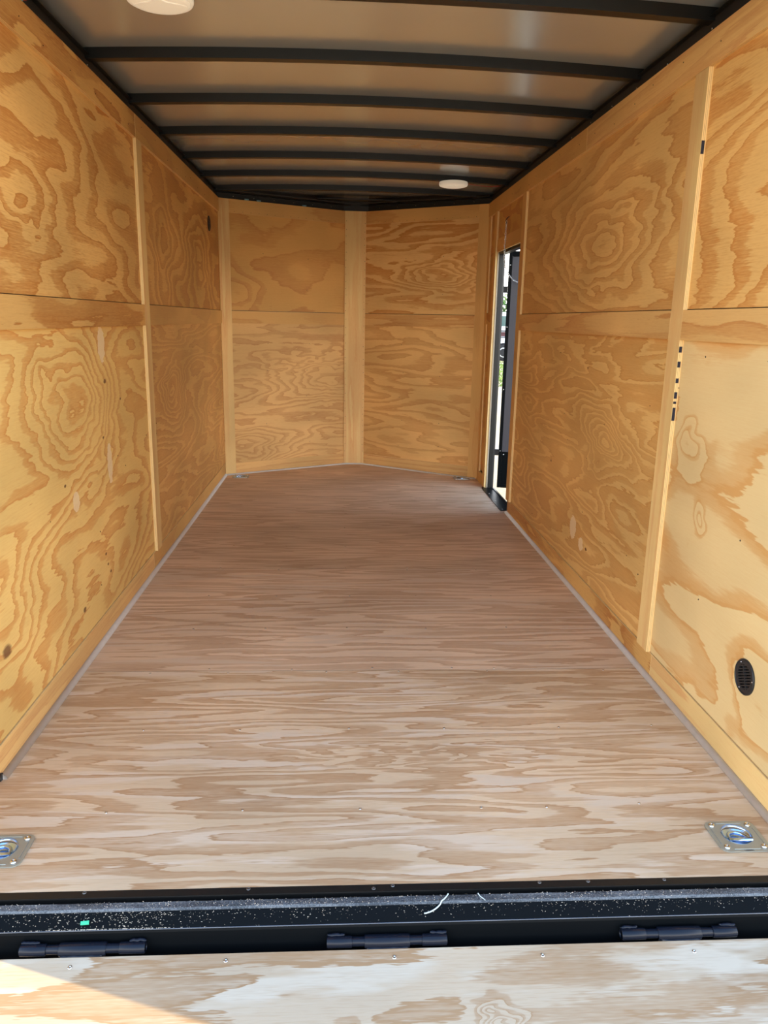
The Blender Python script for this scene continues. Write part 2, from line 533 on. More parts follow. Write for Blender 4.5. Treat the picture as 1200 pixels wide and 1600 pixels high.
# ------------------------------------------------------------------ RIGHT WALL
YD0, YD1, ZD = 3.62, 4.43, 1.785
xs0, xs1 = 1.074, 1.12
bm = bmesh.new(); me = bpy.data.meshes.new('m')
wall_r = slab('wall_right', (xs0, 0, 0), -Y, Z, rect(-YR - .02, 0.01, -.22, 2.285), .046, [M['shell']], [rect(-YD1, -YD0, 0.0, ZD)])
bm.free()
tag(wall_r, kind='structure')['label'] = 'right plywood lined side wall of the trailer with the side door opening'
mRAu = plywood('veneer_right_rear_upper', 6.2, .9, 3.5, 8, tilt=(.42, .25), duty=.45, jit=.12, streak=.75, light=(0.807, 0.496, 0.173), dark=(0.626, 0.281, 0.073))
mRAl = plywood('veneer_right_rear_lower', 7.4, .9, 2.6, 5.5, duty=.27, contrast=.9, light=(0.80, 0.605, 0.300), dark=(0.69, 0.385, 0.135), jit=.04, streak=.22, detail=1.6,
               bumps=((.93, .93, .10, .10, .45), (.80, .68, .045, .05, .35), (.35, .25, .25, .14, .4)))
mRBu = plywood('veneer_right_middle_upper', 8.6, .6, 3.2, 9, duty=.50, contrast=.9, bumps=((2.05, 1.60, .62, .19, .62),), jit=.07, light=(0.800, 0.505, 0.185), dark=(0.610, 0.295, 0.085), tilt=(0, .25))
mRBl = plywood('veneer_right_middle_lower', 9.5, .9, 3.8, 15, duty=.62, contrast=.95, warp=.35, detail=2.2, light=(0.807, 0.514, 0.186), dark=(0.642, 0.327, 0.095), streak=.3,
               bumps=((1.75, .75, .25, .17, .3),), knots=((1.18, .33, .006), (1.9, .25, .008), (2.6, .55, .006)), patches=((2.12, .30, .05, .06), (1.98, .25, .035, .035)))
mRC = plywood('veneer_right_front', 10.3, 2.2, 4.5, 6, duty=.45, light=(0.651, 0.371, 0.113), dark=(0.537, 0.236, 0.061))
hole = circ(.43, .31, .040, 28)
reparent(sheet('R', 'plywood_panel', 0, 1.077, ZB1 + .0035, ZT + .02, mRAu), wall_r)  # same gap as a shade line above the right bands
reparent(sheet('R', 'plywood_panel', 0, 1.077, ZBASE + .004, ZB0 + .095, mRAl, holes=(hole,)), wall_r)
reparent(sheet('R', 'plywood_panel', 1.079, 3.60, ZB1 + .0035, ZT + .02, mRBu), wall_r)
reparent(sheet('R', 'plywood_panel', 1.079, 3.60, ZBASE + .004, ZB0 + .095, mRBl), wall_r)
reparent(sheet('R', 'plywood_panel', 3.601, YR - .001, 1.80, ZT + .02, mRC), wall_r)
reparent(sheet('R', 'plywood_panel', 4.432, YR - .001, ZBASE + .004, 1.799, mRC, off=(3, .7)), wall_r)
reparent(strip('R', 0, 2.33, ZT, H, 2), wall_r); reparent(strip('R', 2.333, YR, ZT, H, 3), wall_r)
reparent(strip('R', 0, 1.079, ZB0, ZB1, 0), wall_r); reparent(strip('R', 1.176, 3.519, ZB0, ZB1, 0), wall_r)
reparent(strip('R', 1.08, 1.175, ZBASE, ZT - .001, 4, True), wall_r)
reparent(strip('R', 3.52, YD0, ZBASE, ZT - .001, 3, True), wall_r)
reparent(strip('R', YD0 + .001, 4.38, ZD, 1.875, 3), wall_r)          # over the door
reparent(strip('R', 4.381, 4.432, 0.001, ZT - .001, 3, True), wall_r) if False else reparent(strip('R', YD1 + .001, YD1 + .09, .001, ZT - .001, 3, True), wall_r)
reparent(strip('R', YD1 + .091, 4.70, ZB0 + .03, ZB1 + .02, 1, proud=.0101), wall_r)
reparent(strip('R', 4.701, YR, .001, ZT - .001, 3, True, proud=.0102), wall_r)
reparent(strip('R', YD1 + .091, 4.70, .001, .085, 3), wall_r)
reparent(strip('R', 0, 1.05, 0.001, ZBASE, 4, proud=.004, name='base_board'), wall_r)
reparent(strip('R', 1.053, 3.60, 0.001, ZBASE, 1, proud=.004, name='base_board'), wall_r)
# ink marks on the lit edge of the rear post
for (zc, hh) in ((1.205, .020), (1.155, .020), (1.10, .016), (1.05, .022), (1.025, .008), (.985, .045), (1.84, .04)):
    o = box('ink_mark', W2 - TB + .001, W2 - .003, 1.0787, 1.0799, zc - hh / 2, zc + hh / 2, M['ink'])
    reparent(o, wall_r)

# ------------------------------------------------------------------ FRONT (V NOSE)
def front_side(P0, P1, sgn):
    P0, P1 = Vector(P0), Vector(P1)
    return P0, (P1 - P0).normalized(), (P1 - P0).length
wall_f = empty('wall_front', (0, YA, 0))
tag(wall_f, kind='structure')['label'] = 'v shaped plywood lined nose wall at the far end'
CPL, CPR = -.05, .10
PLc, PLa = Vector((-W2, YL, 0)), Vector((CPL, YA, 0))
PRa, PRc = Vector((CPR, YA, 0)), Vector((W2, YR, 0))
mFLu = plywood('veneer_nose_left_upper', 11.1, 1.3, 2.2, 5, duty=.35, contrast=.7, light=(0.781, 0.449, 0.141), dark=(0.642, 0.294, 0.084), bumps=((.1, 1.5, .25, .16, .4),))
mFLl = plywood('veneer_nose_left_lower', 12.6, .9, 4.2, 12, duty=.38, contrast=1.0, light=(0.781, 0.502, 0.200), dark=(0.626, 0.327, 0.118), tilt=(.0, .3), bumps=((.95, .80, .55, .16, .55), (.2, .2, .3, .2, .4)))
mFRu = plywood('veneer_nose_right_upper', 13.4, .7, 5.0, 10, duty=.46, contrast=1.1, light=(0.840, 0.535, 0.205), dark=(0.620, 0.275, 0.072), tilt=(.1, .2), bumps=((.75, 1.65, .3, .12, .4),))
mFRl = plywood('veneer_nose_right_lower', 14.8, .8, 4.5, 9, duty=.40, contrast=.95, light=(0.810, 0.510, 0.190), dark=(0.640, 0.335, 0.112), tilt=(.05, .2))
def nose(P0, P1, mu, ml, left):
    U = (P1 - P0).normalized(); L = (P1 - P0).length
    n = U.cross(Z)
    def pc(name, a0, a1, z0, z1, mats, proud, vert=False, off=(0, 0), t=.011):
        o = slab(name, P0 + n * proud, U, Z, rect(a0, a1, z0, z1), t, mats, grain_v=vert, uvoff=off)
        reparent(o, wall_f); return o
    e = M['edge']
    pc('nose_skin', -.03, L + .03, -.22, 2.31, [M['shell']], -.0145, t=.03)
    pc('plywood_panel', .0, L, ZB1 + .0035, ZT + .02, [mu, e], 0)  # gap over the nose band shaped as its dark shade line
    pc('plywood_panel', .0, L, .02, ZB0 + .095, [ml, e], 0)
    c0, c1 = (0.004, .095) if left else (L - .095, L - .004)
    s0, s1 = (.096, L - .008) if left else (.008, L - .096)
    pb = .006
    pc('corner_batten', c0, c1, .001, H, [strips[4 if left else 3], e], pb, True, (rnd(), rnd()), .0065)
    pc('batten', s0, s1, ZT, H, [strips[3], e], pb, False, (rnd(), rnd()), .0065)
    pc('batten', s0, s1, ZB0, ZB1, [strips[3 if left else 0], e], pb, False, (rnd(), rnd()), .0065)
    pc('base_board', s0, s1, .001, ZBASE, [strips[2], e], pb, False, (rnd(), rnd()), .0065)
    return P0, U, n, L
A = nose(PLc, PLa, mFLu, mFLl, True)
B = nose(PRa, PRc, mFRu, mFRl, False)
o = slab('nose_batten', (0, YA - .022, 0), X, Z, rect(CPL - .018, CPR + .012, .001, H), .012, [strips[4], M['edge']], grain_v=True, uvoff=(3, 9)); reparent(o, wall_f)
# nail heads on the nose lining
nail_me = lathe([(.0025, 0), (.0022, .0012), (.001, .0016)], 7)
nail_me.materials.append(M['nail'])
def nail(pos, n, wall, s=1.0):
    o = bpy.data.objects.new('nail', nail_me); COL.objects.link(o)
    o.parent = wall
    o.location = Vector(pos) - Vector(wall.location)
    o.rotation_euler = Vector(n).to_track_quat('Z', 'Y').to_euler()
    o.scale = (s, s, s)
    return o
for xx in (CPL - .008, CPR + .002):
    z = .12
    while z < 2.14:
        nail((xx + random.uniform(-.003, .003), YA - .0221, z), (0, -1, 0), wall_f); z += random.uniform(.05, .075)
for (P0, U, n, L) in (A, B):
    for fx in (.34, .67):
        for zz in (.22, .42, .62, .84, 1.08, 1.5, 1.78):
            p = P0 + U * (L * fx + random.uniform(-.02, .02)) + Z * (zz + random.uniform(-.02, .02))
            nail(p + n * .0002, n, wall_f, 1.15)
    for i in range(14):
        p = P0 + U * (L * .12 + i * L * .06); nail(p + n * .0062 + Z * (ZT + .012), n, wall_f, .9)
for side, wl in (('L', wall_l), ('R', wall_r)):
    sx = -1 if side == 'L' else 1
    for i in range(22):
        yy = random.uniform(.5, 4.5) if side == 'L' else random.uniform(.5, 3.4)
        nail((sx * (W2 - .0002), yy, random.uniform(.15, 1.2)), (-sx, 0, 0), wl, random.uniform(.8, 1.2))
    for i in range(16):
        yy = .5 + i * .25 + random.uniform(-.05, .05)
        if yy < YL - .2: nail((sx * (W2 - TB - .0001), yy, ZT + random.choice((.03, .05, .07))), (-sx, 0, 0), wl, .9)

# ------------------------------------------------------------------ FLOOR
floor = empty('floor', (0, 0, 0))
tag(floor, kind='structure')['label'] = 'trailer floor of plywood sheets laid crosswise'
FLt, FDk = (.70, .525, .345), (.50, .305, .165)
fl_m = [plywood('floor_sheet_rear', 21.2, 1.0, 8.5, 9, light=FLt, dark=FDk, duty=.50, contrast=1.0, jit=.16, streak=.5, detail=2.4, pale=(0.721, 0.586, 0.448), bumps=((.1, .55, .5, .05, .3),)),
        plywood('floor_sheet_second', 22.5, .8, 8, 8, light=(0.72, 0.535, 0.37), dark=(0.54, 0.355, 0.225), duty=.46, contrast=1.1, jit=.14, streak=.5, detail=2.0, pale=(0.639, 0.502, 0.376)),
        plywood('floor_sheet_third', 23.7, .8, 10, 9, light=(0.70, 0.515, 0.35), dark=(0.52, 0.34, 0.21), duty=.46, contrast=1.1, jit=.14, streak=.5, detail=2.0),
        plywood('floor_sheet_fourth', 24.1, 1.0, 8, 8, light=(0.71, 0.53, 0.37), dark=(0.53, 0.355, 0.225), duty=.45, contrast=1.0, jit=.14, streak=.5, detail=2.0)]
DR = [(-.93, .142), (.93, .142), (-.922, 4.80), (.922, 4.80)]
seams = [0.0, 1.14, 2.36, 3.58, 4.80 - .30]
seams[4] = 4.70
def Yf(x):   # nose line
    return YL + (YA - YL) * (x + W2) / (CPL + W2) if x < CPL else (YA if x < CPR else YA + (YR - YA) * (x - CPR) / (W2 - CPR))
FW = W2 + .012
def fsheet(outer, m, holes=()):
    o = slab('plywood_sheet', (0, 0, 0), X, Y, outer, .019, [m, M['seam']], holes); o.parent = floor; return o
g = .0009
fsheet(rect(-FW, FW, 0.0, 1.14 - g), fl_m[0], [circ(a, b, .040, 24) for a, b in DR[:2]])
fsheet(rect(-FW, FW, 1.14 + g, 2.36 - g), fl_m[1])
fsheet(rect(-FW, FW, 2.36 + g, 3.58 - g), fl_m[2])
fsheet(rect(-FW, FW, 3.58 + g, 4.70 - g), fl_m[3])
fsheet([(-FW, 4.70 + g), (FW, 4.70 + g), (FW, YR), (CPR, YA + .01), (CPL, YA + .01), (-FW, YL)], fl_m[2], [circ(a, b, .040, 24) for a, b in DR[2:]])
sub = slab('subframe', (0, 0, -.021), X, Y, [(-1.1, -.02), (1.1, -.02), (1.1, YR), (CPR, YA + .02), (CPL, YA + .02), (-1.1, YL)], .10, [M['black_matte']]); sub.parent = floor
# floor screws
def screw_mesh(r, mat=None):
    prof = [(r * 1.0, -.0015), (r, .0003), (r * .8, .0009), (r * .35, .0008), (r * .28, -.0003)]
    me = lathe(prof, 10); me.materials.append(mat or M['bright']); return me
scr = screw_mesh(.0042)
scr_d = screw_mesh(.0042, M['dull'])
def screw(pos, parent, n=(0, 0, 1), s=1.0, me=scr, name='screw'):
    o = bpy.data.objects.new(name, me); COL.objects.link(o); o.parent = parent
    o.location = Vector(pos) - Vector(parent.location)
    o.rotation_euler = Vector(n).to_track_quat('Z', 'Y').to_euler()
    o.scale = (s, s, s)
    return o
rowx = [-.72, -.41, -.06, .26, .62]
for yy, xs in ((.288, [-.719, -.36, -.044, .286, .466, .728]), (.71, [-.725, -.419, -.07, .239, .617, .93]), (1.125, [-.80, -.52, -.16, .12, .47, .9]), (1.155, [-.60, -.27, .02, .33, .50]),
               (1.55, rowx), (1.95, rowx), (2.34, rowx), (2.38, rowx), (2.78, rowx), (3.2, rowx), (3.56, rowx), (4.0, rowx), (4.4, rowx)):
    for x in xs:
        if abs(x) > 1.0: continue
        screw((x + random.uniform(-.012, .012) * (yy > .8), yy + random.uniform(-.006, .006), .0002), floor)
# caulk bead round the floor
def bead(pts, name, r=.0135):
    o = tube(name, pts, r, M['caulk'], n=10); tag(o, kind='structure'); return o
xb = W2 - .008
b1 = bead([(-xb, .452, .003), (-xb, 1.5, .004), (-xb + .001, 3, .003), (-xb, YL - .03, .003)], 'trim_1'); b1['label'] = 'grey caulk bead along the left floor edge'
b2 = bead([(xb, .02, .003), (xb - .001, 1.5, .004), (xb, 2.6, .003), (xb, YD0 - .02, .003)], 'trim_2'); b2['label'] = 'grey caulk bead along the right floor edge'
b3 = bead([(-xb, YL - .02, .003), (CPL, YA - .03, .003), (CPR, YA - .03, .003), (xb - .02, YR - .02, .003)], 'trim_3', .009); b3['label'] = 'grey caulk bead along the nose wall'
plug = tag(tube('rubber_plug', [(-1.078, .447, .012), (-1.06, .447, .011), (-1.052, .447, .011)], .012, M['plastic_black'], n=12), 'small black rubber plug at the foot of the left wall', 'plug')

# ------------------------------------------------------------------ CEILING
def roofz(x, base): return base + .028 * (1 - (x / 1.1) ** 2)
def roof_sheet():
    verts, faces = [], []
    nx = 24
    xs = [-1.12 + 2.24 * i / nx for i in range(nx + 1)]
    rows = []
    def yend(x): return YL + .02 if x <= -W2 else (YR + .02 if x >= W2 else Yf(x) + .03)
    for th in (0, .012):
        for k in range(5):
            for x in xs:
                y = -.05 + (yend(x) + .05) * k / 4
                verts.append((x, y, roofz(x, 2.250) + th))
    m = nx + 1
    for L in (0, 1):
        for k in range(4):
            for i in range(nx):
                a = L * 5 * m + k * m + i
                f = (a, a + 1, a + m + 1, a + m)
                faces.append(f if L else f[::-1])
    me = mesh_from(verts, faces, smooth=True)
    return link('ceiling', me, [M['roof']])
ceil = roof_sheet()
tag(ceil, kind='structure')['label'] = 'arched aluminium roof sheet'
def bow(y, x0=-1.09, x1=1.09, name='roof_bow', h=.037, d=.044):
    verts, faces = [], []
    n = 20
    prof = [(-d / 2, .001), (-d / 2, -h), (d / 2, -h), (d / 2, .001)]
    for i in range(n + 1):
        x = x0 + (x1 - x0) * i / n
        for (a, b) in prof: verts.append((x, y + a, roofz(x, 2.2495) + b))
    for i in range(n):
        for k in range(3):
            faces.append((i * 4 + k, i * 4 + k + 1, (i + 1) * 4 + k + 1, (i + 1) * 4 + k))
        faces.append((i * 4 + 3, i * 4, (i + 1) * 4, (i + 1) * 4 + 3))
    faces.append((0, 1, 2, 3)); faces.append((n * 4 + 3, n * 4 + 2, n * 4 + 1, n * 4))
    me = mesh_from(verts, faces)
    bm = bmesh.new(); bm.from_mesh(me); bmesh.ops.recalc_face_normals(bm, faces=bm.faces[:]); bm.to_mesh(me); bm.free()
    return link(name, me, [M['black']], ceil)
BY = [.53, 1.14, 1.752, 2.362, 2.975, 3.60, 4.21, 4.80]
for y in BY: bow(y)
# eaves rails
box('eaves_rail', -1.10, -1.064, -.01, YL, 2.178, 2.2245, M['black_matte'], ceil)
box('eaves_rail', 1.064, 1.10, -.01, YR, 2.178, 2.2245, M['black_matte'], ceil)
box('rail_flange', -1.10, -1.045, 0, YL, 2.2245, 2.2270, M['black'], ceil)
box('rail_flange', 1.045, 1.10, 0, YR, 2.2245, 2.2270, M['black'], ceil)
for (P0, P1) in ((PLc, PLa), (PRa, PRc)):
    U = (P1 - P0).normalized(); n = U.cross(Z)
    o = slab('nose_rail', P0 - n * .01, U, Z, rect(-.02, (P1 - P0).length + .02, 2.178, 2.262), .004, [M['black_matte']]); o.parent = ceil
    o = slab('rail_flange', P0 + Z * 2.221, U, -n, rect(-.02, (P1 - P0).length + .02, -.035, .03), .003, [M['black']]); o.parent = ceil
box('nose_plate', -.30, .36, 5.20, 5.30, 2.236, 2.242, M['black'], ceil)
o = slab('nose_rail', (0, YA - .012, 0), X, Z, rect(CPL - .03, CPR + .03, 2.178, 2.30), .03, [M['black_matte']]); o.parent = ceil
# rail screws (bright tips)
for y in [1.15 + .305 * i for i in range(12)]:
    for sx, yl in ((-1, YL), (1, YR)):
        if y < yl - .1: screw((sx * 1.0635, y + random.uniform(-.02, .02), 2.19 + random.uniform(-.004, .012)), ceil, (-sx, 0, 0), .9)
for (P0, U, n, L) in (A, B):
    for i in range(6):
        screw(P0 + U * (L * (.12 + .15 * i)) - n * .0098 + Z * 2.20, ceil, n, .8)

# ceiling lamps
def lamp(name, loc, label, rz=0):
    t = empty(name, loc, rz); tag(t, label, 'light', 'round dome lamps on the roof bows')
    base = link('lamp_base', lathe([(.088, .014), (.098, .012), (.101, .004), (.101, -.006), (.098, -.012), (.092, -.0145)], 40), [M['white']], t)
    le = link('lens', lathe([(.0915, -.0135), (.088, -.0165), (.078, -.0185), (.05, -.0200), (.02, -.0205)], 40), [M['lens']], t)
    # raised wave shaped rim with the switch notch
    pts = []
    for i in range(33):
        x = -.078 + .156 * i / 32
        pts.append((x, -.028 - .030 * math.exp(-(x / .016) ** 2) + .035 * (x / .078) ** 2, -.0195 + .004 * (x / .078) ** 2))
    link('lens_rim', tube_mesh(pts, .0040, 8), [M['white']], t)
    link('switch', lathe([(.006, -.016), (.006, -.024), (.004, -.026)], 12), [M['white']], t).location = (0, -.062, .002)
    link('lead', tube_mesh([(.0, .02, .012), (.0, .03, .03)], .003, 6), [M['plastic_black']], t)
    return t
zb = lambda x: roofz(x, 2.2495) - .037
lamp('dome_lamp', (-.655, 1.135, zb(-.655) - .0125), 'large near round white dome lamp at the top left of the ceiling')
lamp('dome_lamp', (.682, 4.22, zb(.682) - .0125), 'small far round white dome lamp at the front right of the ceiling')
# wiring
tag(tube('red_wire', [(-1.054, 1.10, 2.185), (-1.043, 1.112, 2.190), (-1.034, 1.120, 2.204), (-1.02, 1.108, 2.216), (-.98, 1.108, 2.222), (-.90, 1.112, 2.226), (-.78, 1.114, 2.231), (-.70, 1.114, 2.232)], .0026, M['red'], n=6),
    'thin red wire from the left eaves to the near dome lamp', 'wire')
for i, (x, y) in enumerate(((-1.053, 1.082), (-1.055, 1.035))):
    tag(tube('wire_connector', [(x, y - .014, 2.1845), (x, y, 2.1845), (x - .001, y + .016, 2.1845)], .0065 - .001 * i, M['blue'], n=10),
        ('pale blue wire connector beside the red wire end' if i == 0 else 'pale blue wire connector nearest the rear on the left eaves rail'), 'connector')
tag(tube('red_wire', [(.78, 4.25, 2.227), (.86, 4.30, 2.226), (.95, 4.33, 2.225), (1.0, 4.30, 2.224), (1.05, 4.25, 2.2235)], .0025, M['red'], n=6), 'thin red wire from the far dome lamp to the right eaves', 'wire')
cab = [(-1.03, YL - .05, 2.226), (-.8, YL + .07, 2.228), (-.55, YL + .21, 2.227), (-.3, YA - .22, 2.229), (0, YA - .07, 2.227), (.3, YA - .24, 2.229), (.6, YR + .24, 2.228), (.9, YR + .04, 2.228), (1.03, YR - .05, 2.226)]
tag(tube('black_cable', [(a, b - .02, c - .001) for a, b, c in cab], .006, M['plastic_black'], n=8), 'black cable run along the top of the nose wall', 'cable')
for x, lb in ((-.86, 'leftmost blue connector on the black cable above the nose wall'), (-.77, 'second blue connector from the left above the nose wall'), (-.42, 'blue connector on the nose cable nearest the middle batten')):
    tag(tube('wire_connector', [(x, Yf(x) - .004, 2.1835), (x + .03, Yf(x + .03) - .004, 2.1835)], .0055, M['blue'], n=8), lb, 'connector', 'blue connectors on the nose cable')

# ------------------------------------------------------------------ VENTS
def vent(loc, side, label):
    """front face towards +X local Z; built in XY plane facing +Z then turned."""
    t = empty('round_vent', loc)
    tag(t, label, 'vent')
    def fl(name, outer, holes, z0, th, mat):
        return slab(name, (0, 0, z0), X, Y, outer, th, [mat], holes, t)
    fl('flange', circ(0, 0, .0525, 40), [circ(0, 0, .036, 32)], .0035, .0035, M['plastic_black'])
    link('rim', tube_mesh([(.0495 * math.cos(a), .0495 * math.sin(a), .0030) for a in [2 * math.pi * i / 40 for i in range(40)]], .0028, 6, True), [M['plastic_black']], t)
    fl('back', circ(0, 0, .0385, 32), (), -.008, .002, M['void'])
    cn = 32
    cv = [(.0372 * math.cos(2 * math.pi * k / cn), .0372 * math.sin(2 * math.pi * k / cn), z) for z in (.0005, -.0079) for k in range(cn)]
    link('shade_collar', mesh_from(cv, [(k, (k + 1) % cn, cn + (k + 1) % cn, cn + k) for k in range(cn)]), [M['void']], t)  # near-black ring added to hide the lit plywood edge of the hole
    for i in range(9):
        y = -.032 + .008 * i
        hw = math.sqrt(max(0, .0362 ** 2 - y * y)) 
        o = box('slat', -hw, hw, y - .0018, y + .0018, -.002, .0030, M['plastic_black'], t)
    box('mullion', -.0017, .0017, -.036, .036, -.004, .0033, M['plastic_black'], t)
    for a in (100, 220, 340):
        q = bpy.data.objects.new('screw', scr); COL.objects.link(q); q.parent = t
        q.location = (.044 * math.cos(math.radians(a)), .044 * math.sin(math.radians(a)), .0036); q.scale = (.6, .6, 1)
    if side == 'R':
        m = Matrix(((0, 0, -1), (-1, 0, 0), (0, 1, 0)))
    else:
        m = Matrix(((0, 0, 1), (1, 0, 0), (0, 1, 0)))
    t.rotation_euler = (m @ Matrix.Rotation(math.radians(26), 3, 'Z')).to_euler()
    return t
vent((W2, .43, .31), 'R', 'round black slatted vent low on the near right wall')
vent((-W2, 4.45, 1.94), 'L', 'round black vent high on the far left wall')

# ------------------------------------------------------------------ RECESSED TIE-DOWN RINGS
def text_mesh(s, size):
    cu = bpy.data.curves.new('t', 'FONT'); cu.body = s; cu.size = size; cu.extrude = .0003; cu.align_x = 'CENTER'
    ob = bpy.data.objects.new('t', cu); COL.objects.link(ob)
    bpy.context.view_layer.update()
    me = bpy.data.meshes.new_from_object(ob.evaluated_get(bpy.context.evaluated_depsgraph_get()))
    bpy.data.objects.remove(ob); return me
def dring(loc, label):
    t = empty('tie_down_ring', loc); tag(t, label, 'tie-down', 'recessed tie-down rings in the floor')
    slab('plate', (0, 0, .0035), X, Y, rrect(-.066, .066, -.060, .060, .020), .0034, [M['zinc']], [circ(0, 0.006, .0385, 32)], t)
    bowl = link('bowl', lathe([(.0390, .0045), (.0385, .0015), (.0350, -.0035), (.028, -.0085), (.017, -.0120), (.006, -.0130)], 36), [M['zinc_sky']], t)
    bm = bmesh.new(); bm.from_mesh(bowl.data)
    top = [f for f in bm.faces if all(abs(v.co.z - .0045) < 1e-6 for v in f.verts)]
    bmesh.ops.delete(bm, geom=top, context='FACES'); bm.to_mesh(bowl.data); bm.free()
    bowl.location = (0, .006, 0)
    arc = [(.026 * math.cos(a), -.014 + .036 * math.sin(a), .0030 - .006 * math.sin(a)) for a in [math.pi * i / 20 for i in range(21)]]
    link('ring', tube_mesh(arc, .0052, 10), [M['zinc_sky']], t)
    link('ring_bar', tube_mesh([(-.031, -.0155, .003), (.031, -.0155, .003)], .0058, 12), [M['zinc_sky']], t)
    for (x0, x1, y0, y1) in ((-.034, .034, .0492, .0522), (-.034, .034, -.0522, -.0492), (-.0575, -.0545, -.030, .030), (.0545, .0575, -.030, .030)):
        box('rib', x0, x1, y0, y1, .003, .0052, M['zinc'], t, .0007)
    for sx in (-1, 1):
        for sy in (-1, 1):
            q = link('screw', lathe([(.0085, .003), (.0085, .0055), (.006, .008), (.0035, .0082), (.003, .0066)], 14), [M['bright']], t)
            q.location = (sx * .0485, sy * .043, 0)
    return t
D0 = dring((*DR[0], .0002), 'zinc recessed tie-down ring at the near left of the floor, cut by the picture edge')
for i, lab in ((1, 'zinc recessed tie-down ring at the near right corner of the floor'), (2, 'small zinc tie-down ring in the far left corner of the floor'), (3, 'small zinc tie-down ring in the far right corner of the floor beside the door')):
    c = copy_tree(D0); c.location = (*DR[i], .0002); c['label'] = lab
tm = text_mesh('1350091', .0075); tm.materials.append(M['black_matte'])
for o in [x for x in COL.objects if x.name.startswith('tie_down_ring')][:4]:
    q = bpy.data.objects.new('stamp', tm); COL.objects.link(q); q.parent = o; q.location = (.002, -.0590, .0036)

# ------------------------------------------------------------------ REAR SILL
sill = empty('rear_sill', (0, -.05, -.06)); tag(sill, 'black steel rear sill with a dusty raised lip across the end of the floor', 'sill')
def sx_(name, prof, mats, midx=None, closed=True):
    o = extrude_x(name, prof, -1.12, 1.12, mats, None, midx, closed); reparent(o, sill); return o
sx_('flange', [(-.0005, -.0005), (-.021, -.0015), (-.0215, -.004), (-.0215, -.03), (-.0185, -.03), (-.0185, -.005), (-.0005, -.005)], [M['black']])
sx_('channel', [(-.0215, -.028), (-.036, -.028), (-.036, -.034), (-.0215, -.034)], [M['black_matte']])
sx_('lip', [(-.0345, -.030), (-.0345, -.006), (-.0375, -.0025), (-.0555, -.0025), (-.0590, -.006), (-.0600, -.030)], [M['dusty']])
sx_('sill_face', [(-.0595, -.0075), (-.0860, -.030), (-.0880, -.0315), (-.0900, -.036), (-.098, -.13), (-.040, -.13), (-.040, -.035), (-.0595, -.0250)], [M['black_gloss']])
reparent(tube('edge_glint', [(-1.12, -.0868, -.0305), (0, -.0868, -.0305), (1.12, -.0868, -.0305)], .0016, M['edge_gloss'], n=10), sill)  # thin glossy tube added so the sill edge shows a bright highlight line
for x in (-.682, -.31, .025, .373, .675, -.02, .49):
    o = screw((x, -.0045 if x not in (-.02,) else -.012, -.0006), sill, (0, 0, 1), 1.2, scr_d)
# rear frame posts and header
fr = empty('rear_frame', (0, 0, 0)); tag(fr, 'black steel door frame round the rear opening of the trailer', 'frame')
box('post', -1.12, -1.073, -.036, -.011, -.12, 2.27, M['black_gloss'], fr)
box('post', 1.073, 1.12, -.036, -.011, -.12, 2.27, M['black_gloss'], fr)
box('header', -1.12, 1.12, -.036, -.011, 2.272, 2.34, M['black_gloss'], fr)

# hinges
def hinge(xc, label, dz=0):
    t = empty('ramp_hinge', (xc, -.106, -.060)); tag(t, label, 'hinge', 'weld-on barrel hinges of the ramp')
    def barrel(name, x0, x1, r, y=0, z=0):
        pts = [(x0, y, z), (x0 + .002, y, z), (x0 + .002, y, z), (x1 - .002, y, z), (x1 - .002, y, z), (x1, y, z)]
        me = tube_mesh([(x0, y, z), (x0 + .002, y, z), (x1 - .002, y, z), (x1, y, z)], r, 18, radii=[r * .86, r, r, r * .86])
        for p in me.polygons: p.use_smooth = True
        return link(name, me, [M['hinge']], t)
    barrel('outer_barrel', -.134, -.078, .0125); barrel('outer_barrel', .078, .134, .0125)
    barrel('pin', -.080, .080, .0100)
    barrel('inner_barrel', -.0505, .0505, .0145, 0, -.001)
    random.seed(int(xc * 1000) + 5)
    for (a, b) in ((-.133, -.095), (.098, .134)):
        pts = [(a + (b - a) * i / 8, .0085 + random.uniform(-.001, .001), .011 + random.uniform(-.0012, .0012)) for i in range(9)]
        link('weld_bead', tube_mesh(pts, .0045, 8, radii=[.003] + [random.uniform(.0036, .0052) for _ in range(7)] + [.003]), [M['hinge']], t)
    pts = [(-.045 + .09 * i / 12, -.0125, -.008 + random.uniform(-.001, .001)) for i in range(13)]
    link('weld_bead', tube_mesh(pts, .0035, 8, radii=[random.uniform(.0028, .0042) for _ in range(13)]), [M['hinge']], t)
    return t
hinge(-.657, 'leftmost black barrel hinge between sill and ramp')
hinge(.007, 'middle black barrel hinge between sill and ramp')
hinge(.673, 'rightmost black barrel hinge between sill and ramp')

# ------------------------------------------------------------------ RAMP DOOR
RA = math.radians(12)
rd = Vector((0, math.cos(RA), math.sin(RA)))           # up-ramp direction
R0 = Vector((0, -.123, -.066))
ramp = empty('ramp_door', R0); tag(ramp, 'lowered plywood ramp door hinged to the rear sill, sunlit at its left', 'ramp')
mRamp = plywood('veneer_ramp', 41.3, 1.3, 6.5, 4.6, light=(.50, .41, .30), dark=(.37, .24, .135), duty=.42, contrast=1.0, jit=.16, streak=.6, detail=3, warp=.2, pale=(.56, .51, .42),
                bumps=((-.11, -.19, .045, .055, .5), (.22, -.165, .05, .045, .55), (.24, -.17, .02, .02, .4)), rough=.55)
def sub_(o): return reparent(o, ramp)
sub_(slab('deck_sheet', R0, X, rd, rect(-1.03, 1.03, -1.20, 0), .018, [mRamp, M['edge']]))
sub_(slab('deck_sheet', R0, X, rd, rect(-1.03, 1.03, -1.86, -1.203), .018, [mRamp, M['edge']]))
nrm = X.cross(rd)
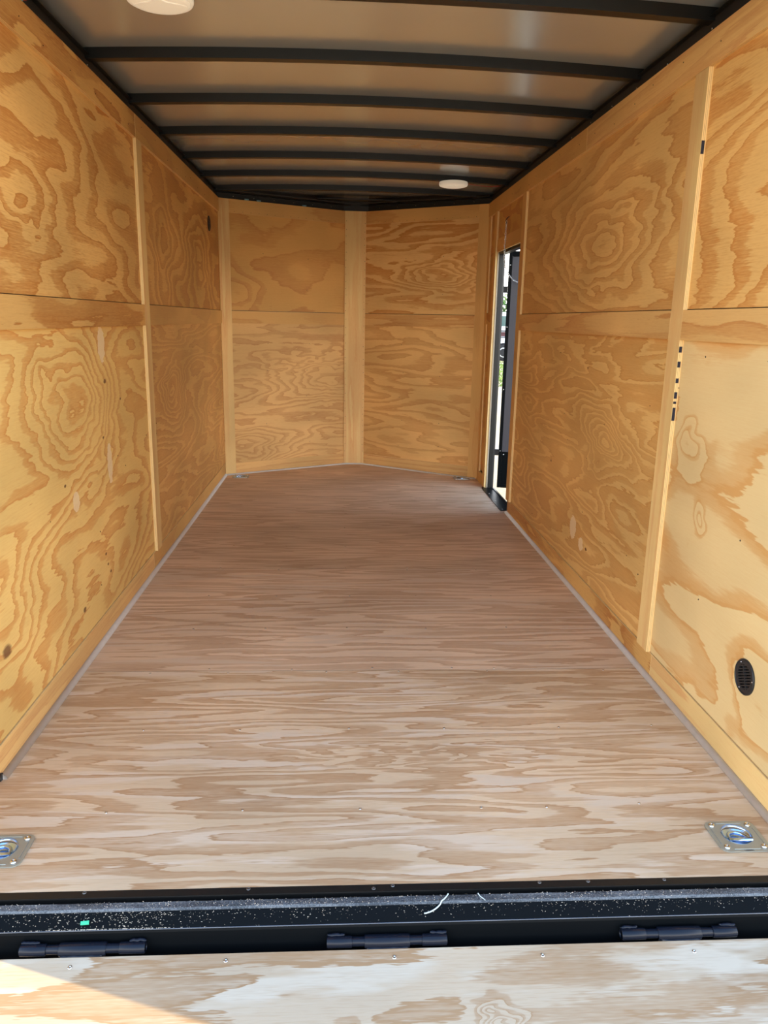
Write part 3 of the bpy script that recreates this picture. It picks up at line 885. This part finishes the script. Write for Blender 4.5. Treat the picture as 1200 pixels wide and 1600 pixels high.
for a in (-1.03, -.35, .33, .99):
    sub_(slab('stringer', R0 - nrm * .019, X, rd, rect(a, a + .04, -1.86, -.02), .03, [M['black']]))
sub_(slab('edge_rail', R0 - nrm * .019, X, rd, rect(-.99, .99, -.045, -.008), .028, [M['black']]))
big = screw_mesh(.0048)
for (x, y) in ((-.674, -.144), (-.345, -.139), (.021, -.142), (.349, -.147), (.692, -.148)):
    dd = (y - R0.y) / rd.y
    screw(R0 + X * x + rd * dd + nrm * .0002, ramp, nrm, 1, big)
for r_ in (-.5, -.9, -1.3, -1.7):
    for x in (-.67, -.34, .02, .35, .69): screw(R0 + X * x + rd * r_ + nrm * .0002, ramp, nrm, 1, big)

# litter on the sill
tag(box('plastic_scrap', -.668, -.650, -.083, -.075, -.0195, -.0145, M['green'], None, .001), 'small bright green plastic scrap on the black sill', 'scrap')
sc_ = COL.objects['plastic_scrap']; sc_.rotation_euler = (math.radians(40), 0, .1)
def on_sill(x, y):   # height of the sill surface
    if y > -.034: return -.0275 if y < -.022 else -.0005
    if y > -.0595: return -.0020
    if y > -.086: return -.0070 - (-.0595 - y) * .85
    return -.033
pts = [((1 - q) ** 2 * .092 + 2 * q * (1 - q) * .131 + q * q * .151, (1 - q) ** 2 * -.0755 + 2 * q * (1 - q) * -.072 + q * q * -.038) for q in [k / 16 for k in range(17)]]
tag(tube('plastic_strand', [(x, y, on_sill(x, y) + .003) for x, y in pts], .0016, M['milk'], n=8), 'long curved white plastic strand lying across the sill', 'strand')
pts = [(.221, -.036), (.224, -.045), (.230, -.053), (.234, -.058)]
tag(tube('plastic_strand', [(x, y, on_sill(x, y) + .0012) for x, y in pts], .0011, M['milk'], n=6), 'short curved white plastic strand right of the long one on the sill', 'strand')
random.seed(11)
vv, ff = [], []
def chip(x, y, z, s):
    a = random.uniform(0, 6.28); b = len(vv)
    L, Wd = s * random.uniform(.6, 1.8), s * random.uniform(.4, .8)
    ca, sa = math.cos(a), math.sin(a)
    for (p, q, r) in ((-L, -Wd, 0), (L, -Wd, 0), (0, Wd, 0), (0, 0, s * .6)):
        vv.append((x + p * ca - q * sa, y + p * sa + q * ca, z + r))
    ff.extend([(b, b + 1, b + 3), (b + 1, b + 2, b + 3), (b + 2, b, b + 3), (b, b + 2, b + 1)])
for i in range(3000):
    x = random.uniform(-1.0, 1.0)
    c = mnoise.noise(Vector((x * 3.1, 2, 0)))
    if random.random() < .35 - c * .5: continue
    if random.random() < .62: y = random.uniform(-.058, -.036)
    else: y = -.060 - abs(random.gauss(0, .010))
    if y < -.086: y = -.0855
    chip(x, y, on_sill(x, y) + .0002, random.choice((.0005, .0006, .0008, .0013)))
for i in range(420):
    x = random.gauss(-.62, .10)
    y = random.choice((random.uniform(-.086, -.06), -.0855))
    chip(x, y, on_sill(x, y) + .0002, random.choice((.0007, .0011, .0015)))
for i in range(160):
    chip(random.uniform(-1, 1), random.uniform(.02, 1.2), .0003, random.choice((.0006, .0008)))
so_ = link('sawdust', mesh_from(vv, ff), [M['dust']]); tag(so_, 'pale sawdust specks scattered over the black rear sill', 'sawdust', kind='stuff')

# ------------------------------------------------------------------ SIDE DOOR
door = empty('door_1', (1.148, 4.425, 0)); tag(door, kind='structure')['label'] = 'open black framed side door with a grey inner face'
DA = math.radians(-14)      # leaf swings out and a little back towards the rear
door.rotation_euler = (0, 0, DA)
z0, z1, lw = 0.004, 1.80, .79
def dbox(name, x0, x1, y0, y1, a, b, m, bev=0): return box(name, x0, x1, y0, y1, a, b, m, door, bev)
dbox('liner_panel', .026, lw - .026, .006, .030, z0 + .29, z1 - .04, M['grey_panel'])
dbox('kick_plate', .026, lw - .026, .004, .030, z0 + .03, z0 + .2895, M['black_gloss'])
dbox('stile', 0, .0255, 0, .036, z0, z1, M['black_gloss'], .003); dbox('stile', lw - .0255, lw, 0, .036, z0, z1, M['black_gloss'], .003)
dbox('rail', .026, lw - .026, 0, .036, z1 - .0395, z1, M['black_gloss'], .003); dbox('rail', .026, lw - .026, 0, .036, z0, z0 + .0295, M['black_gloss'], .003)
for zz in (1.525, .285):
    h_ = dbox('hinge', -.062, -.001, .010, .026, zz - .024, zz + .024, M['black_matte'], .002)
for zz in (.30, .78, 1.25, 1.70):
    q = screw((0, 0, 0), door, (0, -1, 0), .9); q.location = (.012, -.0002, zz); 
q = screw((0, 0, 0), door, (0, -1, 0), 1.3); q.location = (.04, .0035, .272)
# door jamb, frame edges
jamb = tag(box('trim_4', 1.0745, 1.104, 4.418, 4.4295, .0055, ZD - .001, M['black']), kind='structure'); jamb['label'] = 'black steel jamb on the far side of the side door opening'
jamb2 = tag(box('trim_5', 1.060, 1.104, YD0 + .0015, YD0 + .012, .0055, ZD - .001, M['black']), kind='structure'); jamb2['label'] = 'black steel jamb on the near side of the side door opening'
jamb3 = tag(box('trim_6', 1.0745, 1.12, YD0 + .002, 4.4175, ZD - .014, ZD - .001, M['black']), kind='structure'); jamb3['label'] = 'black steel head over the side door opening'
o = box('white_seal', 1.0625, 1.073, 4.4235, 4.4298, .006, ZD - .002, M['seal']); tag(o, 'thin white seal strip on the far jamb of the side door', 'strip')
th = empty('door_threshold', (1.07, 4.02, .001)); tag(th, 'black steel threshold plate on the floor of the side door opening', 'threshold')
reparent(box('plate', 1.024, 1.118, 3.655, 4.40, .0008, .0040, M['black_gloss']), th)
reparent(slab('plate_end', (0, 0, .0040), X, Y, [(1.024, 4.4005), (1.0585, 4.4005), (1.0475, 4.46), (1.036, 4.46)], .003, [M['black_gloss']]), th)
reparent(box('outer_lip', 1.108, 1.121, 3.66, 4.40, .0045, .010, M['black']), th)
for y in (3.70, 3.95, 4.2): screw((1.045, y, .0042), th)

# chain
P = [Vector((1.040, 4.06, 1.955)), Vector((1.041, 4.075, 1.90)), Vector((1.042, 4.085, 1.84)), Vector((1.044, 4.10, 1.782)), Vector((1.052, 4.13, 1.72)), Vector((1.072, 4.18, 1.67)), Vector((1.112, 4.25, 1.625)), Vector((1.160, 4.32, 1.590)), Vector((1.205, 4.36, 1.574)), Vector((1.238, 4.395, 1.572))]
def samp(P, step):
    d = [0]
    for a, b in zip(P, P[1:]): d.append(d[-1] + (b - a).length)
    out = []; s = 0
    while s < d[-1]:
        for i in range(len(P) - 1):
            if d[i] <= s <= d[i + 1]:
                t = (s - d[i]) / (d[i + 1] - d[i]); out.append((P[i].lerp(P[i + 1], t), (P[i + 1] - P[i]).normalized())); break
        s += step
    return out
chain = empty('safety_chain', P[0]); tag(chain, 'thin silver safety chain hanging from above the side door to its leaf', 'chain')
lk = tube_mesh([(.0095 * math.cos(a) * (1.25 if True else 1), .0055 * math.sin(a), 0) for a in [2 * math.pi * i / 14 for i in range(14)]], .0017, 6, True); lk.materials.append(M['bright'])
for i, (p, t) in enumerate(samp(P, .0185)):
    q = bpy.data.objects.new('link', lk); COL.objects.link(q); q.parent = chain; q.location = p - P[0]
    R_ = t.to_track_quat('X', 'Z').to_matrix() @ Matrix.Rotation(math.radians(90 * (i % 2) + 30), 3, 'X')
    q.rotation_euler = R_.to_euler()
tube('hook', [(1.050, 4.035, 1.990), (1.043, 4.045, 1.985), (1.036, 4.055, 1.975), (1.034, 4.062, 1.963), (1.040, 4.066, 1.955)], .0032, M['black'], None)
reparent(COL.objects['hook'], chain)

# ------------------------------------------------------------------ OUTSIDE
gr = link('ground', mesh_from([(-120, -80, 0), (120, -80, 0), (120, 160, 0), (-120, 160, 0)], [(0, 1, 2, 3)]), [M['ground']]); gr.location = (0, 0, GZ); tag(gr, kind='structure')['label'] = 'dry sandy gravel ground'
gm = plain('grass_blades', (.20, .30, .055), .6, var=.35, vscale=1.2)
gv, gf = [], []
random.seed(5)
for i in range(14000):
    x, y = random.uniform(.5, 13), random.uniform(19, 34)
    if mnoise.noise(Vector((x * .5, y * .5, 3))) < -.25: continue
    a = random.uniform(0, 3.14); h = random.uniform(.03, .09); b = len(gv); c, s = math.cos(a) * .035, math.sin(a) * .035
    gv += [(x - c, y - s, 0), (x + c, y + s, 0), (x + random.uniform(-.03, .03), y + random.uniform(-.03, .03), h)]
    gf.append((b, b + 1, b + 2))
gra = link('grass', mesh_from(gv, gf), [gm]); gra.location = (0, 0, GZ + .001); tag(gra, 'patch of short yellow green grass beyond the side door', 'grass', kind='stuff')

leaf_m = [plain('leaves_green', (.10, .19, .04), .6, var=.45, vscale=1.5), plain('leaves_yellow_green', (.30, .36, .07), .6, var=.3, vscale=1.5)]
bark = plain('bark', (.10, .07, .05), .9)
def tree(x, y, h, r, m, label, seed):
    random.seed(seed)
    t = empty('tree', (x, y, GZ)); tag(t, label, 'tree', 'trees beyond the side door')
    link('trunk', tube_mesh([(0, 0, 0), (.1, 0, h * .3), (0, .1, h * .7)], .15, 8, radii=[.18, .13, .06]), [bark], t)
    v, f = [], []
    for i in range(1800):
        d = Vector((random.gauss(0, 1), random.gauss(0, 1), random.gauss(0, 1))).normalized() * random.uniform(.55, 1) ** .5
        lump = .75 + .35 * mnoise.noise(d * 2.2 + Vector((seed, 0, 0)))
        p = Vector((d.x * r * lump, d.y * r * lump, h * .55 + d.z * h * .45 * lump))
        a = Vector((random.gauss(0, 1), random.gauss(0, 1), random.gauss(0, 1))).normalized(); b_ = a.orthogonal().normalized()
        s = random.uniform(.10, .2); k = len(v)
        v += [p + a * s, p + b_ * s * .6, p - a * s, p - b_ * s * .6]; f.append((k, k + 1, k + 2, k + 3))
    link('crown', mesh_from(v, f), [leaf_m[m]], t)
tl = [(3.5, 66, 5.0, 3.0, 0, 'leftmost low round dark green tree beyond the side door'), (8.6, 64, 4.3, 2.6, 1, 'low yellow green tree behind the parked vehicles'), (11.7, 60, 4.5, 2.4, 0, 'dark green tree straight behind the open side door gap'),
      (15.6, 55, 3.9, 1.6, 1, 'small yellow green tree next to the dark green one'), (17.2, 62, 10.5, 3.6, 1, 'tall yellow green tree at the right beyond the side door'), (22.5, 66, 6.5, 3.8, 0, 'rightmost broad green tree far beyond the side door')]
for i, a in enumerate(tl): tree(*a, seed=40 + i)

# pickup and van parked far off
wp = plain('white_vehicle_paint', (.72, .76, .80), .25, 0, .5, coat=.5)
gl = plain('teal_tinted_glass', (.02, .09, .09), .08, 0, .6)
rb = plain('tyre_rubber', (.02, .02, .022), .8)
mw = plain('mesh_wire', (.03, .03, .035), .5)
rp = plain('pink_red_stripe', (.55, .16, .18), .5)
def extr_y(name, prof, y0, y1, mat, parent):
    n = len(prof); v = [(x, y0, z) for x, z in prof] + [(x, y1, z) for x, z in prof]
    f = [tuple(range(n)), tuple(reversed(range(n, 2 * n)))] + [(i, i + n, (i + 1) % n + n, (i + 1) % n) for i in range(n)]
    me = mesh_from(v, f); bm = bmesh.new(); bm.from_mesh(me); bmesh.ops.recalc_face_normals(bm, faces=bm.faces[:]); bm.to_mesh(me); bm.free()
    return link(name, me, [mat], parent)
def wheel(x, y, parent, r=.39):
    t = link('wheel', lathe([(r * .62, -.11), (r * .95, -.11), (r, -.07), (r, .07), (r * .95, .11), (r * .62, .11)], 32), [rb], parent)
    t.location = (x, y, r); t.rotation_euler = (math.radians(90), 0, 0)
    h = link('rim', lathe([(r * .60, -.115), (r * .58, .118), (r * .2, .09)], 24), [wp], t)
def arch(cx, r, x0, x1, zb_, n=12):
    return [(cx + r * math.cos(math.pi * i / n), .39 + r * math.sin(math.pi * i / n)) for i in range(n, -1, -1)]
pk = empty('pickup_truck', (7.72, 35.9, GZ), math.radians(-11)); tag(pk, 'white flatbed pickup with a mesh side rack parked far beyond the side door', 'truck')
body = [(-1.15, .42)] + [(x, max(.42, z)) for x, z in arch(0, .47, 0, 0, 0)] + [(2.8, .42)] + [(x, max(.42, z)) for x, z in arch(3.3, .47, 0, 0, 0)] + [(4.25, .42), (4.3, 1.0), (3.3, 1.12), (-1.15, 1.05)]
extr_y('body', body, -.9, .9, wp, pk)
extr_y('cab', [(1.1, 1.05), (3.2, 1.12), (2.6, 1.72), (1.3, 1.76)], -.8, .8, wp, pk)
extr_y('side_window', [(1.3, 1.12), (2.9, 1.16), (2.5, 1.64), (1.45, 1.66)], -.815, .815, gl, pk)
for (x, y) in ((0, -.8), (0, .8), (3.3, -.8), (3.3, .8)): wheel(x, y, pk)
box('rack_rail', -1.15, 1.0, -.9, -.87, 1.36, 1.40, mw, pk); box('rack_rail', -1.15, 1.0, -.9, -.87, 1.055, 1.09, mw, pk)
for i in range(44):
    x = -1.1 + i * .05
    for s in (-1, 1):
        link('mesh_wire', tube_mesh([(x, -.885, 1.08), (min(1.0, max(-1.15, x + s * .28)), -.885, 1.37)], .007, 4), [mw], pk)
box('stripe', -1.14, .98, -.86, -.85, 1.13, 1.32, rp, pk)
box('bumper', -1.30, -1.16, -.85, .85, .40, .58, M['black'], pk)
vn = empty('parked_van', (9.4, 45.5, GZ), math.radians(-11)); tag(vn, 'white van with a teal windscreen parked behind the pickup', 'van')
extr_y('body', [(-2.2, .4), (2.6, .4), (2.6, 1.2), (1.7, 1.5), (1.0, 2.35), (-2.2, 2.35)], -.95, .95, wp, vn)
extr_y('windscreen', [(1.76, 1.52), (1.82, 1.50), (1.14, 2.28), (1.08, 2.26)], -.85, .85, gl, vn)
extr_y('side_window', [(-1.6, 1.55), (1.4, 1.55), (.95, 2.12), (-1.6, 2.12)], -.96, .96, gl, vn)
for (x, y) in ((-1.4, -.85), (-1.4, .85), (1.7, -.85), (1.7, .85)): wheel(x, y, vn, .36)
